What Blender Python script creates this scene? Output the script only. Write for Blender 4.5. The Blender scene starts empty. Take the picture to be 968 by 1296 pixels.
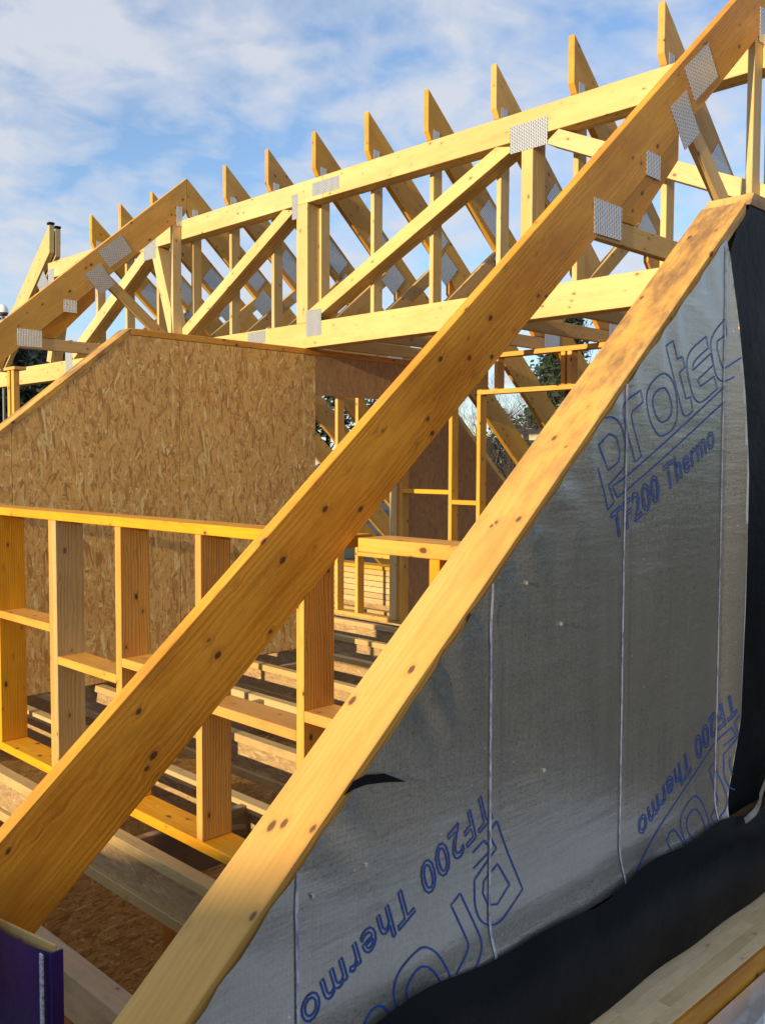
import bpy, bmesh, math, random
from mathutils import Vector, Matrix, noise
R = math.radians
random.seed(11)
scene = bpy.context.scene
COL = scene.collection

# ------------------------------------------------------------------ camera, sky, sun, exposure
YAW, PITCH, ROLL = R(45.0107), R(2.972), R(0.208)
fw = Vector((math.cos(YAW)*math.cos(PITCH), math.sin(YAW)*math.cos(PITCH), -math.sin(PITCH)))
rt = Vector((math.sin(YAW), -math.cos(YAW), 0)); up = rt.cross(fw)
rt2 = rt*math.cos(ROLL)+up*math.sin(ROLL); up2 = -rt*math.sin(ROLL)+up*math.cos(ROLL)
cam_d = bpy.data.cameras.new('camera'); cam = bpy.data.objects.new('camera', cam_d); COL.objects.link(cam)
m = Matrix.Identity(4)
for i in range(3):
    m[i][0] = rt2[i]; m[i][1] = up2[i]; m[i][2] = -fw[i]
cam.matrix_world = m
cam_d.sensor_fit = 'VERTICAL'; cam_d.sensor_height = 36; cam_d.lens = 1196.56/1296*36
cam_d.clip_start = 0.05; cam_d.clip_end = 3000
scene.camera = cam
SUN_EL = R(12.0); SUN_AZ = math.atan2(-0.06, -1.0)      # direction towards the sun: -x, slightly -y
sd = Vector((math.cos(SUN_AZ)*math.cos(SUN_EL), math.sin(SUN_AZ)*math.cos(SUN_EL), math.sin(SUN_EL)))
world = bpy.data.worlds.new('World'); scene.world = world; world.use_nodes = True
wn = world.node_tree; wn.nodes.clear()
def N(t, ty, **kw):
    n = t.nodes.new(ty)
    for k, v in kw.items(): setattr(n, k, v)
    return n
wo = N(wn, 'ShaderNodeOutputWorld'); wb = N(wn, 'ShaderNodeBackground'); wb.inputs['Strength'].default_value = 0.09
sky = N(wn, 'ShaderNodeTexSky'); sky.sky_type = 'NISHITA'; sky.sun_disc = False
sky.sun_elevation = SUN_EL; sky.sun_rotation = math.pi/2-SUN_AZ
sky.air_density = 1.0; sky.dust_density = 0.0; sky.ozone_density = 2.6
tc = N(wn, 'ShaderNodeTexCoord'); sep = N(wn, 'ShaderNodeSeparateXYZ'); wn.links.new(tc.outputs['Generated'], sep.inputs[0])
def wmath(op, a, b=None, c=None):
    n = N(wn, 'ShaderNodeMath', operation=op)
    for i, v in enumerate((a, b, c)):
        if v is None: continue
        if isinstance(v, (int, float)): n.inputs[i].default_value = v
        else: wn.links.new(v, n.inputs[i])
    return n.outputs[0]
zz = wmath('ADD', wmath('MAXIMUM', sep.outputs[2], 0.0), 0.22)
cv = N(wn, 'ShaderNodeCombineXYZ')
wn.links.new(wmath('DIVIDE', sep.outputs[0], zz), cv.inputs[0]); wn.links.new(wmath('DIVIDE', sep.outputs[1], zz), cv.inputs[1])
cn = N(wn, 'ShaderNodeTexNoise'); cn.inputs['Scale'].default_value = 2.3; cn.inputs['Detail'].default_value = 6; cn.inputs['Roughness'].default_value = .58; cn.inputs['Distortion'].default_value = .25
cn2 = N(wn, 'ShaderNodeTexNoise'); cn2.inputs['Scale'].default_value = 9.5; cn2.inputs['Detail'].default_value = 4; cn2.inputs['Distortion'].default_value = .4
wn.links.new(cv.outputs[0], cn.inputs['Vector']); wn.links.new(cv.outputs[0], cn2.inputs['Vector'])
csum = wmath('ADD', wmath('MULTIPLY', cn.outputs['Fac'], .6), wmath('MULTIPLY', cn2.outputs['Fac'], .4))
cr = N(wn, 'ShaderNodeValToRGB'); cr.color_ramp.elements[0].position = .385; cr.color_ramp.elements[1].position = .585
cr.color_ramp.elements[0].color = (.1, .1, .1, 1); cr.color_ramp.elements[1].color = (.9, .9, .9, 1)
wn.links.new(csum, cr.inputs[0])
skm = N(wn, 'ShaderNodeMix', data_type='RGBA', blend_type='MULTIPLY'); skm.inputs['Factor'].default_value = 1.0
wn.links.new(sky.outputs[0], skm.inputs['A']); skm.inputs['B'].default_value = (1.6, 1.7, 1.85, 1)
cmix = N(wn, 'ShaderNodeMix', data_type='RGBA')
wn.links.new(cr.outputs[0], cmix.inputs['Factor']); wn.links.new(skm.outputs['Result'], cmix.inputs['A'])
cmix.inputs['B'].default_value = (5.9, 6.15, 6.7, 1)
wn.links.new(cmix.outputs['Result'], wb.inputs['Color']); wn.links.new(wb.outputs[0], wo.inputs['Surface'])
sl = bpy.data.lights.new('sun', 'SUN'); sun = bpy.data.objects.new('sun', sl); COL.objects.link(sun)
sl.energy = 5.0; sl.angle = R(0.55); sl.color = (1.0, .79, .48)
sun.rotation_euler = (-sd).to_track_quat('-Z', 'Y').to_euler(); sun.location = sd*40
scene.view_settings.view_transform = 'Standard'; scene.view_settings.look = 'None'
scene.view_settings.exposure = 0.42; scene.view_settings.gamma = 1.0; scene.view_settings.use_curve_mapping = False

# ------------------------------------------------------------------ material helpers
class T:
    def __init__(s, name):
        s.m = bpy.data.materials.new(name); s.m.use_nodes = True; s.t = s.m.node_tree; s.t.nodes.clear()
        s.out = N(s.t, 'ShaderNodeOutputMaterial'); s.b = N(s.t, 'ShaderNodeBsdfPrincipled')
        s.t.links.new(s.b.outputs[0], s.out.inputs['Surface'])
    def L(s, a, b): s.t.links.new(a, b)
    def math(s, op, a, b=None, c=None, clamp=False):
        n = N(s.t, 'ShaderNodeMath', operation=op); n.use_clamp = clamp
        for i, v in enumerate((a, b, c)):
            if v is None: continue
            if isinstance(v, (int, float)): n.inputs[i].default_value = v
            else: s.L(v, n.inputs[i])
        return n.outputs[0]
    def coord(s, rnd=True):
        tc = N(s.t, 'ShaderNodeTexCoord')
        if not rnd: return tc.outputs['Object']
        oi = N(s.t, 'ShaderNodeObjectInfo'); 
        a = N(s.t, 'ShaderNodeVectorMath', operation='MULTIPLY_ADD')
        cx = N(s.t, 'ShaderNodeCombineXYZ')
        s.L(s.math('MULTIPLY', oi.outputs['Random'], 91.7), cx.inputs[0])
        s.L(s.math('MULTIPLY', oi.outputs['Random'], 13.3), cx.inputs[1]); s.L(s.math('MULTIPLY', oi.outputs['Random'], 41.9), cx.inputs[2])
        s.rand = oi.outputs['Random']
        a.inputs[1].default_value = (1, 1, 1); s.L(tc.outputs['Object'], a.inputs[0]); s.L(cx.outputs[0], a.inputs[2])
        return a.outputs[0]
    def mapv(s, v, scale=(1, 1, 1), rot=(0, 0, 0), loc=(0, 0, 0)):
        n = N(s.t, 'ShaderNodeMapping'); n.inputs['Scale'].default_value = scale; n.inputs['Rotation'].default_value = rot; n.inputs['Location'].default_value = loc
        s.L(v, n.inputs[0]); return n.outputs[0]
    def noise(s, v, scale, detail=4, rough=.55, dist=0.):
        n = N(s.t, 'ShaderNodeTexNoise'); s.L(v, n.inputs['Vector'])
        n.inputs['Scale'].default_value = scale; n.inputs['Detail'].default_value = detail; n.inputs['Roughness'].default_value = rough; n.inputs['Distortion'].default_value = dist
        return n.outputs['Fac']
    def vor(s, v, scale, out='Distance', feature='F1'):
        n = N(s.t, 'ShaderNodeTexVoronoi', feature=feature); s.L(v, n.inputs['Vector']); n.inputs['Scale'].default_value = scale
        return n.outputs[out]
    def ramp(s, f, stops, interp='LINEAR'):
        n = N(s.t, 'ShaderNodeValToRGB'); r = n.color_ramp; r.interpolation = interp
        while len(r.elements) < len(stops): r.elements.new(.5)
        for e, (p, c) in zip(r.elements, stops):
            e.position = p; e.color = (*c, 1) if len(c) == 3 else c
        s.L(f, n.inputs[0]); return n.outputs[0]
    def mix(s, f, a, b, bt='MIX'):
        n = N(s.t, 'ShaderNodeMix', data_type='RGBA', blend_type=bt)
        for k, v in (('Factor', f), ('A', a), ('B', b)):
            if isinstance(v, (int, float)): n.inputs[k].default_value = v
            elif isinstance(v, tuple): n.inputs[k].default_value = (*v, 1)
            else: s.L(v, n.inputs[k])
        return n.outputs['Result']
    def set(s, color=None, rough=None, metal=None, bump=None, bstr=.3, bdist=.003):
        for k, v in (('Base Color', color), ('Roughness', rough), ('Metallic', metal)):
            if v is None: continue
            if isinstance(v, (int, float)): s.b.inputs[k].default_value = v
            elif isinstance(v, tuple): s.b.inputs[k].default_value = (*v, 1)
            else: s.L(v, s.b.inputs[k])
        if bump is not None:
            bn = N(s.t, 'ShaderNodeBump'); bn.inputs['Strength'].default_value = bstr; bn.inputs['Distance'].default_value = bdist
            s.L(bump, bn.inputs['Height']); s.L(bn.outputs[0], s.b.inputs['Normal'])
        return s.m
G = lambda v: (v, v, v)

def wood(name, base, dark, knot=(.09, .032, .01), knots=1.0, dirt=0.0, var=.26, dirtcol=(.05, .04, .035), dirtmask=False, mottle=.3):
    t = T(name); v = t.coord()
    warp = t.noise(t.mapv(v, (.5, 3, 3)), 1.6, 3)
    sp = N(t.t, 'ShaderNodeSeparateXYZ'); t.L(v, sp.inputs[0])
    # rings of a log whose heart lies off the board
    oy = t.math('SUBTRACT', t.math('PINGPONG', sp.outputs[1], .35), .12); oz = t.math('SUBTRACT', t.math('PINGPONG', sp.outputs[2], .31), .2)
    rr = t.math('SQRT', t.math('ADD', t.math('MULTIPLY', oy, oy), t.math('MULTIPLY', oz, oz)))
    rr = t.math('ADD', rr, t.math('MULTIPLY', warp, .075))
    kv = N(t.t, 'ShaderNodeTexVoronoi', feature='F1'); t.L(t.mapv(v, (.62, 1, 1)), kv.inputs['Vector']); kv.inputs['Scale'].default_value = 15.5
    ks = N(t.t, 'ShaderNodeSeparateColor'); t.L(kv.outputs['Color'], ks.inputs[0])
    kd = t.math('ADD', kv.outputs['Distance'], t.math('MULTIPLY', t.math('POWER', ks.outputs[0], 1.5), .10))      # knots of unequal size
    rr = t.math('ADD', rr, t.math('MULTIPLY', t.math('SUBTRACT', .42, kd, clamp=True), .03))
    ring = t.math('ADD', t.math('MULTIPLY', t.math('SINE', t.math('MULTIPLY', rr, 520.)), .5), .5)
    fib = t.noise(t.mapv(v, (2.2, 120, 120)), 1, 3, .6)
    big = t.noise(t.mapv(v, (.7, 5, 5)), 1.2, 3)
    g = t.math('ADD', t.math('MULTIPLY', ring, .13), t.math('ADD', t.math('MULTIPLY', fib, .35), t.math('MULTIPLY', big, .75)))
    col = t.ramp(g, [(.22, dark), (.95, base)])
    mot = t.noise(t.mapv(v, (1.5, 5, 5)), 1.1, 5, .62)             # heartwood and sapwood patches
    col = t.mix(t.ramp(mot, [(.42, G(0)), (.66, G(mottle))]), col, tuple(a*k for a, k in zip(dark, (.80, .68, .55))))
    hv = N(t.t, 'ShaderNodeHueSaturation'); t.L(col, hv.inputs['Color'])
    t.L(t.math('ADD', t.math('MULTIPLY', t.rand, var), 1-var*.5), hv.inputs['Value'])
    t.L(t.math('ADD', t.math('MULTIPLY', t.math('FRACT', t.math('MULTIPLY', t.rand, 7.3)), .14), .95), hv.inputs['Saturation'])
    col = hv.outputs[0]
    kn = t.noise(v, 60, 2)
    kk = t.math('ADD', kd, t.math('MULTIPLY', t.math('SUBTRACT', kn, .5), .06))
    halo = t.ramp(kk, [(.08, G(.5*knots)), (.34, G(0))])
    col = t.mix(halo, col, tuple(a*.62+b*.2 for a, b in zip(dark, knot)))
    core = t.ramp(kk, [(.12, G(.95*min(1, knots))), (.17, G(0))])
    col = t.mix(core, col, knot)
    if dirt:
        d = t.noise(t.mapv(v, (2.2, 6, 6)), 1.7, 7, .68)
        df = t.ramp(d, [(.42, G(0)), (.60, G(dirt))]) if dirtmask else t.ramp(d, [(.52, G(0)), (.72, G(dirt))])
        if dirtmask:                         # muddy hand and boot smears on the upper length only
            tc_ = N(t.t, 'ShaderNodeTexCoord'); s3 = N(t.t, 'ShaderNodeSeparateXYZ'); t.L(tc_.outputs['Object'], s3.inputs[0])
            df = t.math('MULTIPLY', df, t.ramp(t.math('ADD', t.math('MULTIPLY', s3.outputs[0], .3), .5), [(.40, G(.1)), (.72, G(1))]))
        col = t.mix(df, col, dirtcol)
    return t.set(col, t.math('ADD', t.math('MULTIPLY', fib, .2), .5), bump=t.math('ADD', fib, t.math('MULTIPLY', ring, .4)), bstr=.25, bdist=.002)

M = {}
M['rafter'] = wood('rafter_timber', (.74, .38, .058), (.50, .20, .022), dirt=.25, mottle=.75)
M['rafter_yellow'] = wood('yellow_rafter_timber', (.70, .40, .075), (.50, .25, .04), dirt=.15, mottle=.5)
M['stud'] = wood('stud_timber', (.80, .42, .07), (.60, .25, .034), dirt=.15, mottle=.5)
M['pale'] = wood('girder_timber', (.70, .53, .25), (.54, .36, .13), knots=.7, dirt=.12, var=.16)
M['web'] = wood('web_timber', (.66, .46, .19), (.48, .29, .09), knots=.7, dirt=.2)
M['rake'] = wood('rake_timber', (.80, .505, .17), (.62, .33, .08), knots=.9, dirt=.75, dirtcol=(.13, .068, .04), dirtmask=True)
M['flange'] = wood('joist_flange_timber', (.58, .43, .20), (.42, .28, .11), knots=.3, dirt=.3)
M['grey_board'] = wood('weathered_board', (.40, .30, .18), (.26, .18, .10), dirt=.5)
M['glulam'] = wood('laminated_timber', (.84, .66, .40), (.66, .47, .24), knots=.4, dirt=.25)
M['stud_y'] = wood('yellow_stud_timber', (.80, .45, .085), (.62, .29, .045), dirt=.1)
M['pale_board'] = wood('pale_weathered_board', (.55, .52, .44), (.38, .34, .27), dirt=.5)

def osb(name, c0, c1, c2, mul=1.0):
    t = T(name); v0 = t.coord(False)
    nz = N(t.t, 'ShaderNodeTexNoise'); t.L(v0, nz.inputs['Vector']); nz.inputs['Scale'].default_value = 9; nz.inputs['Detail'].default_value = 2
    wv = N(t.t, 'ShaderNodeVectorMath', operation='MULTIPLY_ADD'); t.L(nz.outputs['Color'], wv.inputs[0]); wv.inputs[1].default_value = (.03, .03, .0); t.L(v0, wv.inputs[2]); v = wv.outputs[0]
    cols = []; hs = []
    for i, (ang, sx, sy) in enumerate(((78, 15, 66), (36, 14, 62), (-30, 13, 70), (5, 12, 62))):
        vv = t.mapv(v, (sx, sy, 8), loc=(i*3.1, i*1.7, .3))
        vr = t.mapv(v, (1, 1, 1), rot=(0, 0, R(ang)))
        vv = t.mapv(vr, (sx, sy, .01), loc=(i*3.1, i*1.7, .3))
        n = N(t.t, 'ShaderNodeTexVoronoi', feature='F1'); t.L(vv, n.inputs['Vector']); n.inputs['Scale'].default_value = 1
        s2 = N(t.t, 'ShaderNodeSeparateColor'); t.L(n.outputs['Color'], s2.inputs[0])
        cols.append(t.ramp(s2.outputs[0], [(0, c0), (.45, c1), (.85, c1), (1, c2)])); hs.append((n.outputs['Distance'], s2.outputs[1]))
    col = cols[0]; h = hs[0][1]
    for i in range(1, 4):
        f = t.ramp(hs[i][1], [(.5, G(0)), (.52, G(1))]); col = t.mix(f, col, cols[i])
        mm = N(t.t, 'ShaderNodeMix'); t.L(f, mm.inputs[0]); t.L(h, mm.inputs[2]); t.L(hs[i][1], mm.inputs[3]); h = mm.outputs[0]
    blot = t.noise(v, 2.2, 4); col = t.mix(t.ramp(blot, [(.3, G(.2)), (.7, G(0))]), col, tuple(x*.55 for x in c0))
    fl = t.noise(t.mapv(v, (22, 110, 10), rot=(0, 0, R(8))), 1, 2); col = t.mix(t.ramp(fl, [(.5, G(0)), (.68, G(.55))]), col, tuple(x*.7 for x in c0))
    return t.set(col, .62, bump=h, bstr=.35, bdist=.0015)
M['osb'] = osb('oriented_strand_board', (.48, .235, .062), (.84, .50, .155), (1.0, .80, .36))
M['osb_dark'] = osb('strand_board_shaded', (.38, .20, .08), (.50, .28, .115), (.60, .36, .16))  # darker strand board, the shade on far panels put into its colour
M['osb_web'] = osb('strand_board_pale', (.30, .18, .08), (.42, .28, .13), (.56, .41, .22))

def plate_mat():
    t = T('galvanised_steel'); v = t.coord(False); sp = N(t.t, 'ShaderNodeSeparateXYZ'); t.L(v, sp.inputs[0])
    fy = t.math('FRACT', t.math('MULTIPLY', sp.outputs[1], 74.)); row = t.math('FLOOR', t.math('MULTIPLY', sp.outputs[1], 74.))
    fx = t.math('FRACT', t.math('ADD', t.math('MULTIPLY', sp.outputs[0], 50.), t.math('MULTIPLY', row, .5)))
    sy = t.ramp(fy, [(.25, G(0)), (.36, G(1)), (.72, G(1)), (.83, G(0))]); sx = t.ramp(fx, [(.12, G(0)), (.24, G(1)), (.62, G(1)), (.74, G(0))])
    slot = t.math('MULTIPLY', sx, sy)
    line = t.math('MULTIPLY', sy, .45)
    f = t.math('MAXIMUM', slot, line)
    ns = t.noise(v, 25, 3)
    col = t.mix(f, t.mix(ns, (.52, .54, .56), (.74, .75, .77)), (.11, .115, .125))
    return t.set(col, .42, .6, bump=t.math('SUBTRACT', 1., f), bstr=.8, bdist=.004)
M['plate'] = plate_mat()

def foil_mat():
    t = T('reflective_membrane'); v = t.coord(False)
    n1 = t.noise(v, 4, 2, .5); n2 = t.noise(v, 160, 2); n3 = t.noise(v, 1.6, 3)
    cre = t.noise(t.mapv(v, (2.5, 1, 16), rot=(0, R(52), 0)), 1.3, 4, .6)      # long slanting creases
    cre2 = t.noise(t.mapv(v, (22, 1, 2.2), rot=(0, R(-28), 0)), 1.0, 4, .6)
    wv = N(t.t, 'ShaderNodeTexWave', wave_type='BANDS', bands_direction='X'); t.L(v, wv.inputs['Vector']); wv.inputs['Scale'].default_value = 28; wv.inputs['Distortion'].default_value = 1.5
    spk = t.vor(v, 15); spk2 = t.vor(t.mapv(v, loc=(3, 1, 2)), 34)
    col = t.mix(n3, (.40, .375, .335), (.53, .505, .46))
    col = t.mix(t.ramp(n2, [(.35, G(.3)), (.6, G(0))]), col, (.22, .20, .17))
    col = t.mix(t.math('MULTIPLY', wv.outputs['Fac'], .08), col, (.2, .19, .17))
    sc = t.ramp(cre, [(.60, G(0)), (.74, G(.25))]); col = t.mix(sc, col, (.70, .71, .74))
    col = t.mix(t.ramp(spk, [(.03, G(.8)), (.055, G(0))]), col, (.85, .84, .80)); col = t.mix(t.ramp(spk2, [(.03, G(.5)), (.06, G(0))]), col, (.8, .8, .76))
    stain = t.noise(v, 3.3, 5, .65)
    col = t.mix(t.ramp(stain, [(.64, G(0)), (.76, G(.3))]), col, (.12, .10, .08))
    h = t.math('ADD', t.math('MULTIPLY', n1, .4), t.math('ADD', t.math('MULTIPLY', cre, .6), t.math('ADD', t.math('MULTIPLY', cre2, .45), t.math('MULTIPLY', n2, .05))))
    return t.set(col, t.math('ADD', t.math('MULTIPLY', n2, .25), t.math('ADD', t.math('MULTIPLY', n1, .12), .15)), .74, bump=h, bstr=.3, bdist=.012)
M['foil'] = foil_mat()
def simple(name, c, rough, metal=0., nscale=20, amt=.25, bstr=.2, bd=.003):
    t = T(name); v = t.coord(False); n = t.noise(v, nscale, 5)
    col = t.mix(n, tuple(x*(1-amt) for x in c), tuple(min(1, x*(1+amt)) for x in c))
    return t.set(col, t.math('ADD', t.math('MULTIPLY', n, .2), rough-.1), metal, bump=n, bstr=bstr, bdist=bd)
M['black'] = simple('black_rubber_membrane', (.006, .0065, .008), .5, nscale=5, amt=.6, bstr=.4, bd=.02)
M['black'].node_tree.nodes['Principled BSDF'].inputs['Specular IOR Level'].default_value = .10
def tape_mat():
    t = T('woven_tape'); v = t.coord(False); a = t.noise(t.mapv(v, (90, 90, 26)), 1, 3, .7); b = t.noise(v, 8, 3)
    col = t.mix(t.ramp(a, [(.36, G(0)), (.55, G(1))]), (.20, .18, .26), (.66, .64, .72)); col = t.mix(t.math('MULTIPLY', b, .4), col, (.3, .3, .36))
    return t.set(col, .55, bump=a, bstr=.3, bdist=.002)
M['tape'] = tape_mat()
M['ink'] = simple('blue_ink', (.008, .06, .33), .45)
M['skyfoil'] = simple('sky_tinted_membrane', (.028, .011, .12), .42, .1, nscale=7, bstr=.5, bd=.02)  # foil membrane with the sky's reflection put into its blue colour
M['crinkle'] = simple('crinkled_foil', (.90, .91, .92), .36, .85, nscale=5, amt=.05, bstr=.4, bd=.03)
M['helmet'] = simple('white_plastic', (.8, .8, .8), .4)
M['pole'] = simple('grey_metal', (.12, .12, .12), .5, .5)
M['concrete'] = simple('concrete', (.22, .21, .20), .85)
M['bark'] = simple('bark', (.055, .045, .036), .9, nscale=8, amt=.4)
M['brick'] = simple('brick_wall', (.28, .15, .10), .85, nscale=8)
M['tile'] = simple('roof_tile', (.12, .08, .07), .8, nscale=5)
def ground_mat():
    t = T('rough_ground'); v = t.coord(False); a = t.noise(v, .12, 6, .6); b = t.noise(v, 3.5, 5)
    col = t.mix(t.ramp(a, [(.42, G(0)), (.58, G(1))]), (.04, .05, .02), (.085, .065, .045)); col = t.mix(t.math('MULTIPLY', b, .5), col, (.03, .03, .015))
    return t.set(col, .95, bump=b, bstr=.6, bdist=.05)
M['ground'] = ground_mat()
def leaf_mat(name, c):
    t = T(name); oi = t.coord(False); n = t.noise(oi, 1.3, 3); n2 = t.noise(oi, 9., 2)
    col = t.mix(n, tuple(x*.6 for x in c), tuple(x*1.4 for x in c)); col = t.mix(t.math('MULTIPLY', n2, .4), col, (c[0]*1.5, c[1]*1.3, c[2]*.8))
    return t.set(col, .7)
M['conifer'] = leaf_mat('conifer_needles', (.028, .055, .03)); M['evergreen'] = leaf_mat('evergreen_leaves', (.022, .034, .017))

# ------------------------------------------------------------------ object helpers
def tag(o, label=None, cat=None, group=None, kind=None):
    if label: o['label'] = label
    if cat: o['category'] = cat
    if group: o['group'] = group
    if kind: o['kind'] = kind
    return o
def thing(name, label, cat, loc=(0, 0, 0), group=None):
    o = bpy.data.objects.new(name, None); COL.objects.link(o); o.location = loc; o.empty_display_size = .1
    return tag(o, label, cat, group)
def link(name, me, mat, parent=None, world_m=None):
    o = bpy.data.objects.new(name, me); COL.objects.link(o)
    if mat is not None and not me.materials: me.materials.append(mat)
    wm = world_m or Matrix.Identity(4)
    if parent is not None:
        o.parent = parent; pw = Matrix.Translation(parent_loc(parent)) if parent.type == 'EMPTY' else parent['_wm']
        o.matrix_basis = pw.inverted() @ wm
    else: o.matrix_basis = wm
    WM[o.name] = wm
    return o
WM = {}
def parent_loc(p): return p.location
def prism(name, parent, pts, ext, mat, axis=None, bevel=.0025):
    """a flat-sided board: polygon pts extruded by ext; local X runs along the board (grain)"""
    pts = [Vector(p) for p in pts]; ext = Vector(ext)
    c = sum(pts, Vector())/len(pts)+ext/2
    X = Vector(axis).normalized() if axis else max(((pts[(i+1) % len(pts)]-pts[i]) for i in range(len(pts))), key=lambda e: e.length).normalized()
    Zc = ext.normalized(); Yc = Zc.cross(X).normalized(); X = Yc.cross(Zc)
    wm = Matrix(((X.x, Yc.x, Zc.x, c.x), (X.y, Yc.y, Zc.y, c.y), (X.z, Yc.z, Zc.z, c.z), (0, 0, 0, 1))); inv = wm.inverted()
    bm = bmesh.new()
    a = [bm.verts.new(inv @ p) for p in pts]; b = [bm.verts.new(inv @ (p+ext)) for p in pts]; n = len(pts)
    bm.faces.new(a); bm.faces.new(b[::-1])
    for i in range(n): bm.faces.new((a[i], b[i], b[(i+1) % n], a[(i+1) % n]))
    bmesh.ops.recalc_face_normals(bm, faces=bm.faces)
    if bevel: bmesh.ops.bevel(bm, geom=bm.edges[:], offset=bevel, segments=1, affect='EDGES', clamp_overlap=True)
    me = bpy.data.meshes.new(name); bm.to_mesh(me); bm.free()
    o = bpy.data.objects.new(name, me); COL.objects.link(o); me.materials.append(mat)
    if parent is not None:
        o.parent = parent
        base = WM.get(parent.name) or Matrix.Translation(parent.location)
        o.matrix_basis = base.inverted() @ wm
    else: o.matrix_basis = wm
    WM[o.name] = wm
    return o
def box(name, parent, x0, x1, y0, y1, z0, z1, mat, bevel=.0025):
    d = ((x1-x0), (y1-y0), (z1-z0)); ax = [(1, 0, 0), (0, 1, 0), (0, 0, 1)][d.index(max(d))]
    k = d.index(min(d))
    if k == 0: pts = [(x0, y0, z0), (x0, y1, z0), (x0, y1, z1), (x0, y0, z1)]; e = (x1-x0, 0, 0)
    elif k == 1: pts = [(x0, y0, z0), (x1, y0, z0), (x1, y0, z1), (x0, y0, z1)]; e = (0, y1-y0, 0)
    else: pts = [(x0, y0, z0), (x1, y0, z0), (x1, y1, z0), (x0, y1, z0)]; e = (0, 0, z1-z0)
    return prism(name, parent, pts, e, mat, ax, bevel)
def meshobj(name, parent, verts, faces, mat, smooth=False, kind=None):
    me = bpy.data.meshes.new(name); me.from_pydata([tuple(v) for v in verts], [], faces); me.update()
    me.materials.append(mat)
    if smooth: me.shade_smooth()
    o = bpy.data.objects.new(name, me); COL.objects.link(o)
    if parent is not None:
        o.parent = parent; base = WM.get(parent.name) or Matrix.Translation(parent.location); o.matrix_basis = base.inverted()
    WM[o.name] = Matrix.Identity(4)
    if kind: o['kind'] = kind
    return o
def xz(y, pts): return [(x, y, z) for x, z in pts]
def yz(x, pts): return [(x, y, z) for y, z in pts]

# ------------------------------------------------------------------ levels (metres, camera at the origin)
RX, RZ, SL = 4.99, 2.617, .856          # ridge and roof slope
top_line = lambda x: RZ-SL*abs(RX-x)
DV = .318                               # rafter depth measured plumb
TH = .045
FLOOR = -1.5; GROUND = -4.75
YK = lambda k: 2.155+.6*k

# ------------------------------------------------------------------ ground
def ground():
    n = 48; vs = []; fs = []
    for i in range(n+1):
        for j in range(n+1):
            u = (i/n*2-1); v = (j/n*2-1); x = math.copysign(abs(u)**2.4, u)*1400; y = math.copysign(abs(v)**2.4, v)*1400
            d = math.hypot(x-5, y-5); z = GROUND+(noise.noise((x*.05, y*.05, 0))*.5 if d > 16 else 0)
            vs.append((x, y, z))
    for i in range(n):
        for j in range(n):
            a = i*(n+1)+j; fs.append((a, a+n+1, a+n+2, a+1))
    o = meshobj('ground', None, vs, fs, M['ground']); tag(o, 'rough grass and bare soil around the building site', 'ground', kind='structure')
ground()

# ------------------------------------------------------------------ lower storey and joists
ls = thing('lower_storey', 'dim strand board walled storey beneath the open floor joists', 'building', (5, 6, GROUND))
box('slab', ls, .95, 9.3, 1.2, 12.6, GROUND-.1, GROUND+.25, M['concrete'], 0)
box('wall', ls, 1.05, 1.17, 1.2, 12.6, GROUND+.25, -1.78, M['osb_dark'], 0)
box('wall', ls, 9.0, 9.12, 1.2, 12.6, GROUND+.25, -1.78, M['osb_dark'], 0)
box('wall', ls, 1.175, 8.995, 1.2, 1.32, GROUND+.25, -1.78, M['osb_dark'], 0)
box('wall', ls, 1.175, 8.995, 12.48, 12.6, GROUND+.25, -1.78, M['osb_dark'], 0)
box('wall', ls, 1.175, 5.2, 5.75, 5.87, GROUND+.25, -1.78, M['osb'], 0)
box('stud', ls, 2.9, 2.94, 4.6, 4.7, GROUND+.25, -1.78, M['stud'])
box('stud', ls, 3.4, 3.44, 4.1, 4.2, GROUND+.25, -1.78, M['stud'])
ordn = ['first', 'second', 'third', 'fourth', 'fifth', 'sixth', 'seventh', 'eighth', 'ninth', 'tenth', 'eleventh', 'twelfth']
for i in range(12):
    xb = 1.935+.604*i; y0, y1 = 1.6, 12.4
    t = thing('floor_joist', 'I-shaped floor joist with pale flanges and strand board web, %s joist counted from the eaves' % ordn[i], 'joist', (xb-.03, 1.6, FLOOR), 'floor joists')
    j = random.uniform(-.006, .006)
    box('top_flange', t, xb-.06, xb, y0, y1, FLOOR-.046+j*0, FLOOR-.001, M['flange'])
    box('web', t, xb-.036, xb-.024, y0, y1, FLOOR-.19, FLOOR-.0465, M['osb_web'], 0)
    box('bottom_flange', t, xb-.06, xb, y0, y1, FLOOR-.237, FLOOR-.1905, M['flange'])
def blocking(x0, x1, y, what):
    o = box('blocking', None, x0+.002, x1-.062, y, y+.038, FLOOR-.235, FLOOR-.012, M['grey_board']); o.name = 'joist_blocking'
    tag(o, what, 'blocking', 'blocking between the joists')
for (i, y, lab) in ((0, 3.32, 'short blocking board between the first and second joists under the stud wall'),
                    (2, 4.75, 'short blocking board between the third and fourth joists behind the stud wall'),
                    (4, 5.45, 'short blocking board between the fifth and sixth joists near the strand board wall'),
                    (1, 2.95, 'short blocking board between the second and third joists behind the stud wall')):
    blocking(1.935+.604*i, 1.935+.604*(i+1), y, lab)
rb = thing('rim_board', 'solid brown edge timber alongside the first joist at the eaves', 'timber', (1.3, 1.6, FLOOR))
box('board', rb, 1.262, 1.34, 1.6, 3.6, FLOOR-.14, FLOOR-.0015, M['grey_board'])
wp = thing('wall_plate', 'golden flat timber plate lying below the rim board at the eaves', 'timber', (1.2, 1.6, FLOOR-.2))
box('board', wp, 1.06, 1.258, 1.6, 3.4, FLOOR-.215, FLOOR-.17, M['stud'])

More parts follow.
